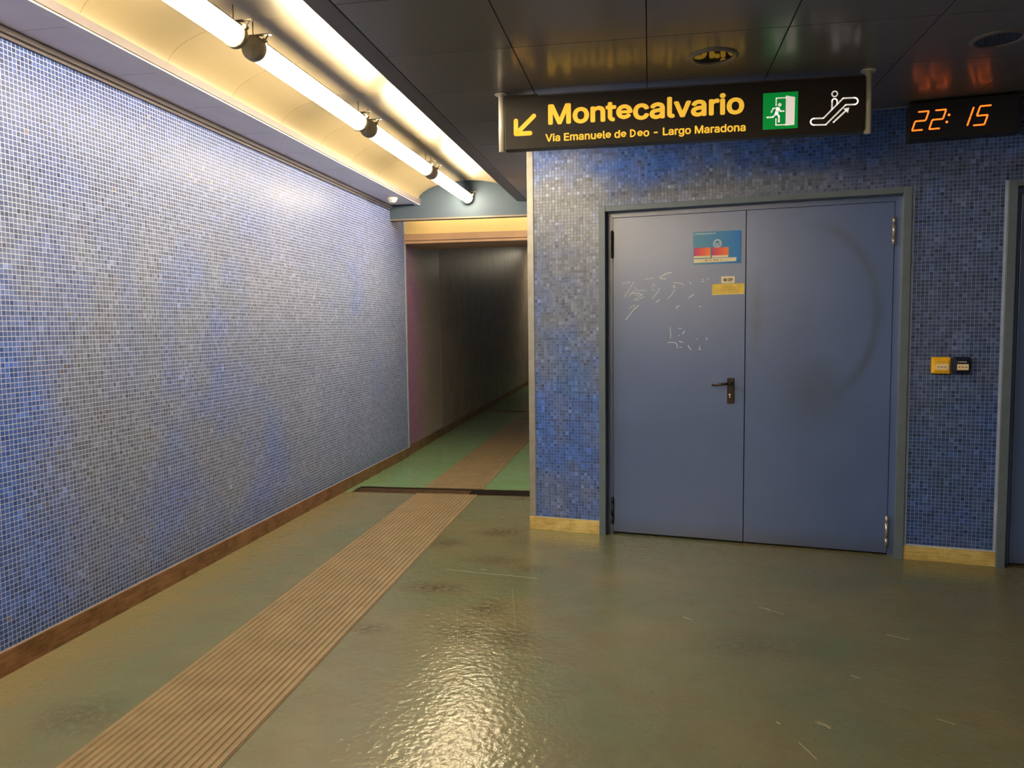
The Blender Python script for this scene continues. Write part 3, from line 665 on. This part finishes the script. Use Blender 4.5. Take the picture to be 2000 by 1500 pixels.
def glyph(ch, x0, x1, y0, y1, w=0.056):
    """plain e, t and D built from bars and arcs inside the letter's own box; lists of (x, y) polygons"""
    P = []; R = lambda a, b_, c_, d_: P.append([(a, c_), (b_, c_), (b_, d_), (a, d_)])
    def arc_(cx, cy, a, b_, t0, t1, n=26):
        for i in range(n):
            u, v = [math.radians(t0 + (t1 - t0) * k / n) for k in (i, i + 1)]
            P.append([(cx + (a - w) * math.cos(u), cy + (b_ - w) * math.sin(u)), (cx + a * math.cos(u), cy + b_ * math.sin(u)), (cx + a * math.cos(v), cy + b_ * math.sin(v)), (cx + (a - w) * math.cos(v), cy + (b_ - w) * math.sin(v))])
    cx, cy = (x0 + x1) / 2, (y0 + y1) / 2
    if ch == 'e': arc_(cx, cy, (x1 - x0) / 2, (y1 - y0) / 2, 0, 322, 44); R(x0 + w * 0.5, x1, cy - w * 0.30, cy + w * 0.22)
    elif ch == 'D':
        r_ = (y1 - y0) / 2; xr = max(x1 - r_, x0 + w); R(x0, x0 + w, y0, y1); R(x0, xr, y1 - w, y1); R(x0, xr, y0, y0 + w); arc_(xr, cy, x1 - xr, r_, -90, 90)
    else:
        xs_ = x0 + 0.26 * (x1 - x0); xh = y0 + 0.384; rr = min(0.11, x1 - xs_); R(xs_, xs_ + w, y0 + rr, y1); R(x0, x1, xh - w * 0.9, xh); arc_(xs_ + rr, y0 + rr, rr, rr, 180, 275, 12)
    return P
def text(name, txt, x0, x1, z, capz, y, mat, parent, bold=0.0, groups=None):
    """fit txt into x0..x1, baseline z, capital height capz, facing -y; one part per letter or per word"""
    co, letters = text_letters(txt); rc, _ = text_letters('M')
    ky = capz / (rc[:, 1].max() - rc[:, 1].min() + 2 * bold); kx = (x1 - x0) / (co[:, 0].max() - co[:, 0].min() + 2 * bold); cx0 = co[:, 0].min() - bold
    offs = [(0, 0)] + [(bold * math.cos(math.pi * k / 4), bold * math.sin(math.pi * k / 4)) for k in range(8)] if bold else [(0, 0)]
    if FONT:
        chars = txt.replace(' ', ''); extra = []
        for i, ps in enumerate(letters):
            if len(letters) == len(chars) and chars[i] in 'etD':
                pts = np.array([co[v][:2] for p in ps for v in p]); P = glyph(chars[i], *pts[:, 0][[pts[:, 0].argmin(), pts[:, 0].argmax()]], pts[:, 1].min(), pts[:, 1].max())
                new = []
                for pg in P:
                    k = len(co) + len(extra); extra += [(a, b_, 0.0) for a, b_ in pg]; new.append(tuple(range(k, k + len(pg))))
                letters[i] = new
        if extra: co = np.concatenate([co, np.array(extra)])
    if groups:
        q = []; k = 0
        for g in groups: q.append(sum(letters[k:k + g], [])); k += g
        letters = q
    for ps in letters:
        b_ = MB(); used = sorted({v for p in ps for v in p}); ix = {v: i for i, v in enumerate(used)}
        for r_, (ox, oy) in enumerate(offs):
            k = len(b_.v)
            b_.v += [(x0 + (co[v][0] + ox - cx0) * kx, y - 0.00002 * r_, z + (co[v][1] + oy + bold) * ky) for v in used]
            for p in ps: b_.f.append(tuple(k + ix[v] for v in p)); b_.mi.append(0); b_.smooth.append(False)
        b_.build(name, mat, parent)
text('code_print', 'NG 259', 1.242, 1.298, 1.671, 0.020, 0.0486, M['ink'], st, 0.03)

# call points
def call_point(s, z0, z1, w_, body, label):
    t = on_wall('call_point', label, 'call point'); t.location = world_of(WC, s, 0, (z0 + z1) / 2)
    hh = (z1 - z0) / 2; ww = w_ / 2
    MB().box(-ww, ww, -0.034, -0.0015, -hh, hh, ch=0.006).build('housing', body, t)
    MB().box(-ww + 0.010, ww - 0.010, -0.042, -0.034, -hh + 0.012, hh - 0.012, ch=0.004).build('cover', body, t)
    pz0, pz1 = -0.026, 0.008
    MB().box(-ww + 0.018, ww - 0.010, -0.0445, -0.042, pz0, pz1, ch=0.001).build('label_plate', M['label_cream'], t)
    b_ = MB()
    for k in (-0.014, 0.003, 0.020): b_.box(k - 0.005, k + 0.005, -0.0455, -0.0445, -0.011, -0.007)
    b_.build('label_dots', M['ink'], t)
    b_ = MB(); x = -0.022
    while x < 0.022: q = rng.uniform(0.004, 0.008); b_.box(x, x + q, -0.0428, -0.042, 0.018, 0.023); x += q + 0.003
    b_.build('small_print', M['ink_grey'] if body is M['yellow_box'] else M['white_plastic'], t)
    return t
call_point(2.458, 1.106, 1.201, 0.096, M['yellow_box'], 'yellow square call point box on mosaic right of the double door')
call_point(2.562, 1.106, 1.201, 0.086, M['navy_box'], 'dark navy call point box beside the yellow one on mosaic')

# ------------------------------------------------------------------ dark ceiling
P_ = 0.585
ce = MB().box(-1.288, 5.2, -8.0, 7.57, 2.640, 2.72).build('ceiling', M['joint'])
struct(ce, 'glossy black panelled ceiling over the hall', 'ceiling')
pm = MB().box(-P_ / 2 + 0.0022, P_ / 2 - 0.0022, -P_ / 2 + 0.0022, P_ / 2 - 0.0022, ZC, 2.6405, ch=0.0015).mesh('panel', M['black_enamel'])
cw, sw = math.cos(WC[1]), math.sin(WC[1])
for i in range(10):
    for j in range(-18, 8):
        x = -1.187 + P_ * (i + 0.5); y = 3.455 + P_ * (j + 0.5)
        if y > 7.4: continue
        # leave out panels wholly behind the door wall
        dx, dy = x - WC[0][0], y - P_ / 2 - WC[0][1]
        if x > -0.7 and (-sw * dx + cw * dy) > 0.15: continue
        o = link('panel', pm, ce); o.location = (x, y, 0)
MB().box(-1.187, -1.187 + P_, 3.455 + 7 * P_ - 0.0022 + 0.004, 7.57, ZC, 2.6405).build('panel', M['black_enamel'], ce)
et = MB().box(-1.288, -1.190, -8.0, 7.568, 2.631, 2.655, ch=0.003).build('trim_4', M['soffit_edge'])
struct(et, 'brownish metal edge profile along the black ceiling beside the lamp recess', 'edge profile')

# soffit strip and vault
so = MB().box(-2.60, -2.270, -8.0, 7.57, 2.640, 2.70).build('ceiling_soffit', M['soffit_edge'])
struct(so, 'narrow lavender soffit between left wall and lamp recess', 'soffit')
sm = MB().box(-2.560, -2.330, -0.2868, 0.2868, 2.6335, 2.6405, ch=0.0015).mesh('panel', M['soffit'])
for j in range(-18, 9):
    y = 2.857 + 0.578 * (j + 0.5)
    if y + 0.289 < 7.57: o = link('panel', sm, so); o.location = (0, y, 0)
MB().box(-2.3285, -2.2785, -8.0, 7.568, 2.6325, 2.6405, ch=0.0015).build('edge_strip', M['soffit'], so)
va = MB().box(-2.40, -1.18, -8.0, 7.66, 2.90, 2.96).build('ceiling_vault', M['joint'])
struct(va, 'cream curved lamp recess running along the ceiling', 'ceiling')
def vault_profile(n=18, grow=0.0):
    out = []
    for i in range(n + 1):
        t = math.pi * (1 - i / n); out.append((-1.7835 + (0.4955 + grow) * math.cos(t), 2.634 + (0.205 + grow) * abs(math.sin(t)) ** 0.9))
    return out
b = MB(); p0 = vault_profile(); p1 = vault_profile(grow=0.012)
for q in range(len(p0) - 1):
    a, c_ = p0[q], p0[q + 1]; k = len(b.v)
    b.v += [(a[0], -0.288, a[1]), (c_[0], -0.288, c_[1]), (c_[0], 0.288, c_[1]), (a[0], 0.288, a[1])]
    b.f.append((k, k + 1, k + 2, k + 3)); b.mi.append(0); b.smooth.append(True)
for yy in (-0.288, 0.288):
    for q in range(len(p0) - 1):
        b.poly([(p0[q][0], yy, p0[q][1]), (p0[q + 1][0], yy, p0[q + 1][1]), (p1[q + 1][0], yy, p1[q + 1][1]), (p1[q][0], yy, p1[q][1])])
vm_ = b.mesh('vault_panel', M['vault'])
bm = bmesh.new(); bm.from_mesh(vm_); bmesh.ops.remove_doubles(bm, verts=bm.verts, dist=1e-5)
for e_ in bm.edges: e_.smooth = not (len(e_.link_faces) == 2 and e_.calc_face_angle(0) > 0.8)
bm.to_mesh(vm_); bm.free()
for j in range(-18, 9):
    y = 2.857 + 0.578 * (j + 0.5)
    if y < 7.5: o = link('vault_panel', vm_, va); o.location = (0, y, 0)

# fascia, slot and shutter box over the passage entrance
fa = MB().box(-2.60, -0.79, 7.570, 7.625, 2.503, 2.95, ch=0.002).build('trim_5', M['fascia'])
struct(fa, 'pale blue fascia closing the lamp recess above the passage entrance', 'fascia')
fb = MB().box(-2.60, -0.79, 7.571, 7.66, 2.487, 2.503).build('trim_6', M['fascia_dark'])
struct(fb, 'dark lower edge under the pale blue fascia', 'edge profile')
ri = MB().box(-2.60, -0.79, 8.05, 8.09, 2.405, 2.95).build('trim_7', M['riser'])
struct(ri, 'glowing yellow panel behind the fascia above the passage entrance', 'panel')
sb = MB().box(-2.62, -0.79, 8.02, 8.66, 2.335, 2.405, ch=0.004).box(-2.62, -0.79, 8.035, 8.66, 2.325, 2.335).box(-2.62, -0.79, 8.025, 8.66, 2.303, 2.325, ch=0.003).build('trim_8', M['shutter'])
struct(sb, 'salmon brown shutter box across the top of the passage entrance', 'shutter box')
tb = MB().box(-2.60, -0.79, 7.57, 8.7, 2.95, 3.0).box(-2.70, -0.79, 8.66, 8.70, 2.40, 3.5).build('trim_9', M['fascia_dark'])
struct(tb, 'dark closing boards above the shutter box', 'board')

# ------------------------------------------------------------------ tube lamps
XL, ZL, RL = -1.78, 2.679, 0.050
def half_shell(b_, r, a0, a1, y0, y1, n=14, th=0.003):
    for rr, fl in ((r, False), (r + th, True)):
        for i in range(n):
            t, u_ = a0 + (a1 - a0) * i / n, a0 + (a1 - a0) * (i + 1) / n
            q = [(rr * math.cos(t), y0, rr * math.sin(t)), (rr * math.cos(u_), y0, rr * math.sin(u_)), (rr * math.cos(u_), y1, rr * math.sin(u_)), (rr * math.cos(t), y1, rr * math.sin(t))]
            b_.poly(q if fl else q[::-1])
    return b_
LEN = 1.335
diff_m = MB().tube((0, 0.03, 0), (0, LEN - 0.03, 0), RL - 0.002, 28).mesh('diffuser', M['lamp_glow'])
b = half_shell(MB(), RL + 0.001, math.radians(37), math.radians(143), 0.02, LEN - 0.02); shell_m = b.mesh('reflector', M['lamp_metal'])
def cap_mesh(s):
    b_ = MB(); b_.lathe((0, 0, 0), [(0.0, 0.0), (RL - 0.004, 0.0), (RL + 0.004, 0.004 * s), (RL + 0.006, 0.010 * s), (RL + 0.006, 0.034 * s), (RL - 0.001, 0.036 * s)], 28, axis='y')
    b_.lathe((0, 0, 0), [(0.0, -0.004 * s), (0.012, -0.004 * s), (0.014, 0.0)], 16, axis='y'); return b_.mesh('end_cap', M['lamp_metal'])
capA, capB = cap_mesh(1), cap_mesh(-1)
def bracket_mesh(y):
    b_ = MB()
    b_.box(-0.085, 0.085, y - 0.010, y + 0.010, 0.056, 0.060)
    b_.tube((-0.070, y, 0.056), (-0.040, y, 0.030), 0.0035, 8); b_.tube((0.070, y, 0.056), (0.048, y, 0.026), 0.0035, 8)
    b_.tube((0.052, y - 0.012, 0.030), (0.052, y + 0.012, 0.030), 0.010, 10)
    return b_.mesh('bracket', M['lamp_metal'])
br = [bracket_mesh(0.022), bracket_mesh(LEN - 0.022)]
def rod_mesh(x, y): return MB().tube((x, y, 0.058), (x, y, 0.128), 0.0028, 8).mesh('threaded_rod', M['lamp_metal'])
rods = [rod_mesh(-0.004, 0.022), rod_mesh(-0.004, LEN - 0.022)]
def tube_lamp(y, label):
    t = empty('tube_lamp', (XL, y, ZL)); tag(t, label, 'lamp', 'row of tube lamps in the ceiling recess')
    link('diffuser', diff_m, t); link('reflector', shell_m, t)
    c1 = link('end_cap', capA, t); c2 = link('end_cap', capB, t); c2.location = (0, LEN, 0)
    for m in br: link('bracket', m, t)
    for m in rods: link('threaded_rod', m, t)
    return t
for y, lab in ((0.415, 'glowing tube lamp overhead, out of the picture before the first visible one'),
               (1.875, 'glowing tube lamp nearest the camera, cut off by the top edge'),
               (3.335, 'second glowing tube lamp along the recess, with a round grey end cap'),
               (4.795, 'third glowing tube lamp along the recess, over the middle of the left wall'),
               (6.235, 'farthest and smallest glowing tube lamp, ending at the pale blue fascia')):
    tube_lamp(y, lab)
for k, w_ in enumerate(('first', 'second', 'third', 'fourth', 'fifth'), 1):
    tube_lamp(0.415 - 1.46 * k, 'glowing tube lamp overhead behind the viewpoint, %s of five' % w_)

# ------------------------------------------------------------------ hanging direction sign
YS = 4.085
sg = empty('direction_sign', (0, YS, 0)); tag(sg, 'long black hanging direction sign with yellow Montecalvario lettering', 'sign')
MB().box(-0.757, 1.028, 0.0, 0.070, 2.334, 2.600, ch=0.003).build('sign_box', M['sign_body'], sg)
MB().box(-0.575, 1.020, 0.012, 0.058, 2.600, 2.612).build('top_rail', M['soffit_edge'], sg)
MB().box(-0.757, -0.580, 0.004, 0.066, 2.600, 2.614).build('end_block', M['sign_body'], sg)
for x in (-0.779, 1.050):
    rd = MB().tube((x, 0.035, 2.330), (x, 0.035, 2.631), 0.0165, 24).build('rod', M['chrome'], sg)
    MB().lathe((x, 0.035, 2.6315), [(0.0165, -0.006), (0.032, -0.006), (0.036, -0.002), (0.036, 0.0)], 24).build('flange', M['chrome'], rd)
yf = -0.0008
text('letter', 'Montecalvario', -0.526, 0.461, 2.4505, 0.1045, yf, M['sign_yellow'], sg, 0.027)
text('word', 'Via Emanuele de Deo - Largo Maradona', -0.541, 0.469, 2.3650, 0.0395, yf, M['sign_yellow'], sg, 0.021, [3, 8, 2, 3, 1, 5, 8])
b = MB(); b.stroke([(-0.601, 2.501), (-0.692, 2.418)], 0.0235, yf, n=16); b.stroke([(-0.697, 2.481), (-0.697, 2.414), (-0.622, 2.414)], 0.0235, yf, n=16)
b.build('arrow', M['sign_yellow'], sg)
# exit pictogram
ex = quad(MB(), [(0.551, 2.366), (0.717, 2.366), (0.717, 2.543), (0.551, 2.543)], yf, 0.0004).build('exit_panel', M['sign_green'], sg)
E0x, E0z, ku, kv = 0.551, 2.543, 0.166 / 345, 0.177 / 372
def ep(x, y): return (E0x + (x - 750) * ku, E0z - (y - 247 + (x - 750) * 0.040) * kv)
b = MB(); ye = -0.0014
b.poly([(*ep(975, 580)[:1], ye, ep(975, 580)[1]), (ep(1062, 572)[0], ye, ep(1062, 572)[1]), (ep(1065, 290)[0], ye, ep(1065, 290)[1]), (ep(975, 273)[0], ye, ep(975, 273)[1])])
w9 = 12 * ku
b.stroke([ep(975, 295), ep(880, 298), ep(880, 372)], w9, ye, n=6); b.stroke([ep(880, 508), ep(880, 572), ep(975, 570)], w9, ye, n=6)
b.disc(*ep(915, 366), 18 * ku, ye)
b.stroke([ep(897, 405), ep(884, 455)], 34 * ku, ye); b.stroke([ep(888, 396), ep(850, 403), ep(833, 440)], 13 * ku, ye)
b.stroke([ep(908, 402), ep(924, 432), ep(957, 430)], 14 * ku, ye); b.stroke([ep(880, 458), ep(848, 490), ep(792, 493)], 16 * ku, ye)
b.stroke([ep(888, 455), ep(909, 482), ep(909, 538)], 18 * ku, ye)
b.build('running_figure', M['sign_white'], ex)
# escalator pictogram (crop 1220..1680 -> 0.777..0.998)
E1x, k1, E1z, k2 = 0.777, 0.221 / 460, 2.533, 0.166 / 352
def sp_(x, y): return (E1x + (x - 1220) * k1, E1z - (y - 240 + (x - 1450) * 0.045) * k2)
def arc(cx, cy, r, a0, a1, n=10): return [(cx + r * math.cos(math.radians(a0 + (a1 - a0) * i / n)), cy - r * math.sin(math.radians(a0 + (a1 - a0) * i / n))) for i in range(n + 1)]
b = MB(); ww = 15 * k1
outl = [(1345, 513), (1532, 313)] + arc(1640, 344, 34, 90, -90) + [(1558, 380), (1368, 580)] + arc(1254, 548, 33, 270, 90)
b.stroke([sp_(*p) for p in outl], ww, yf, True)
x_, z_ = sp_(1450, 268); b.ring(x_, z_, 20 * k1, 33 * k1, yf)
b.stroke([sp_(*p) for p in [(1426, 424)] + [(1426, 345)] + arc(1450, 342, 25, 180, 0) + [(1474, 372)]], 14 * k1, yf)
b.stroke([sp_(1442, 556), sp_(1566, 434)], 17 * k1, yf, n=4)
b.poly([(q[0], yf, q[1]) for q in (sp_(1592, 408), sp_(1582, 464), sp_(1534, 418))])
b.build('escalator_symbol', M['sign_white'], sg)

# ------------------------------------------------------------------ clock
ck = on_wall('digital_clock', 'black wall clock with orange digits reading 22:15', 'clock'); ck.location = world_of(WC, 2.52, 0, 2.42)
MB().box(-0.27, 0.275, -0.11, -0.0015, 0.0, 0.200, ch=0.006).build('housing', M['sign_body'], ck)
MB().box(-0.255, 0.26, -0.1125, -0.11, 0.012, 0.188, ch=0.001).build('screen', M['dark_plastic'], ck)
yk = -0.1132; sc_ = 0.972
SEG = {'2': 'abged', '5': 'afgcd', '1': 'bc'}
def digit(b_, ch, s, z, w_=0.052, h_=0.099, sl=0.30, wd=0.0085):
    def q(u, v): return (s + u * w_ + v * h_ * sl, z + v * h_)
    g = 0.04
    segs = {'a': [(g, 1), (1 - g, 1)], 'b': [(1, 1 - g), (1, .5 + g)], 'c': [(1, .5 - g), (1, g)], 'd': [(g, 0), (1 - g, 0)], 'e': [(0, g), (0, .5 - g)], 'f': [(0, .5 + g), (0, 1 - g)], 'g': [(g, .5), (1 - g, .5)]}
    for k in SEG[ch]: b_.stroke([q(*p) for p in segs[k]], wd, yk, n=8)
S0 = -2.52
for chx, s in (('2', 2.262), ('2', 2.347), ('1', 2.480), ('5', 2.562)):
    b = MB(); digit(b, chx, s + S0 + 0.004, 0.048); b.build('digit', M['digit'], ck)
for a_, e_ in ((2.437, 0.079), (2.447, 0.116)): MB().disc(a_ + S0, e_, 0.0068, yk).build('colon_dot', M['digit'], ck)

# ------------------------------------------------------------------ ceiling things
dm = empty('ceiling_sensor', (-2.405, 7.08, 2.6335)); tag(dm, 'white dome sensor on the soffit near the top end of left wall', 'sensor')
MB().lathe((0, 0, 0), [(0.052, 0.0), (0.054, -0.012), (0.046, -0.020), (0.0, -0.020)], 28).build('base', M['white_plastic'], dm)
MB().lathe((0, 0, 0), [(0.044, -0.020), (0.042, -0.032), (0.034, -0.042), (0.020, -0.048), (0.0, -0.050)], 28).build('dome', M['white_plastic'], dm)
b = MB()
for a in (-2.0, -1.4, -0.8): b.tube((0.036 * math.cos(a), 0.036 * math.sin(a), -0.030), (0.046 * math.cos(a), 0.046 * math.sin(a), -0.030), 0.005, 8)
b.build('slots', M['dark_plastic'], dm)
def downlight(x, y, label):
    t = empty('downlight', (x, y, ZC)); tag(t, label, 'downlight', 'round unlit downlights in the black ceiling')
    MB().lathe((0, 0, 0), [(0.088, -0.001), (0.090, -0.007), (0.100, -0.009), (0.112, -0.004), (0.113, 0.0)], 36).build('ring', M['black_enamel'], t)
    MB().lathe((0, 0, 0), [(0.0, -0.0012), (0.088, -0.0012)], 36).build('lens', M['lens_dark'], t)
downlight(0.284, 3.757, 'round unlit downlight in black ceiling above the sign lettering')
downlight(1.497, 3.79, 'round unlit downlight in dark ceiling above the clock')
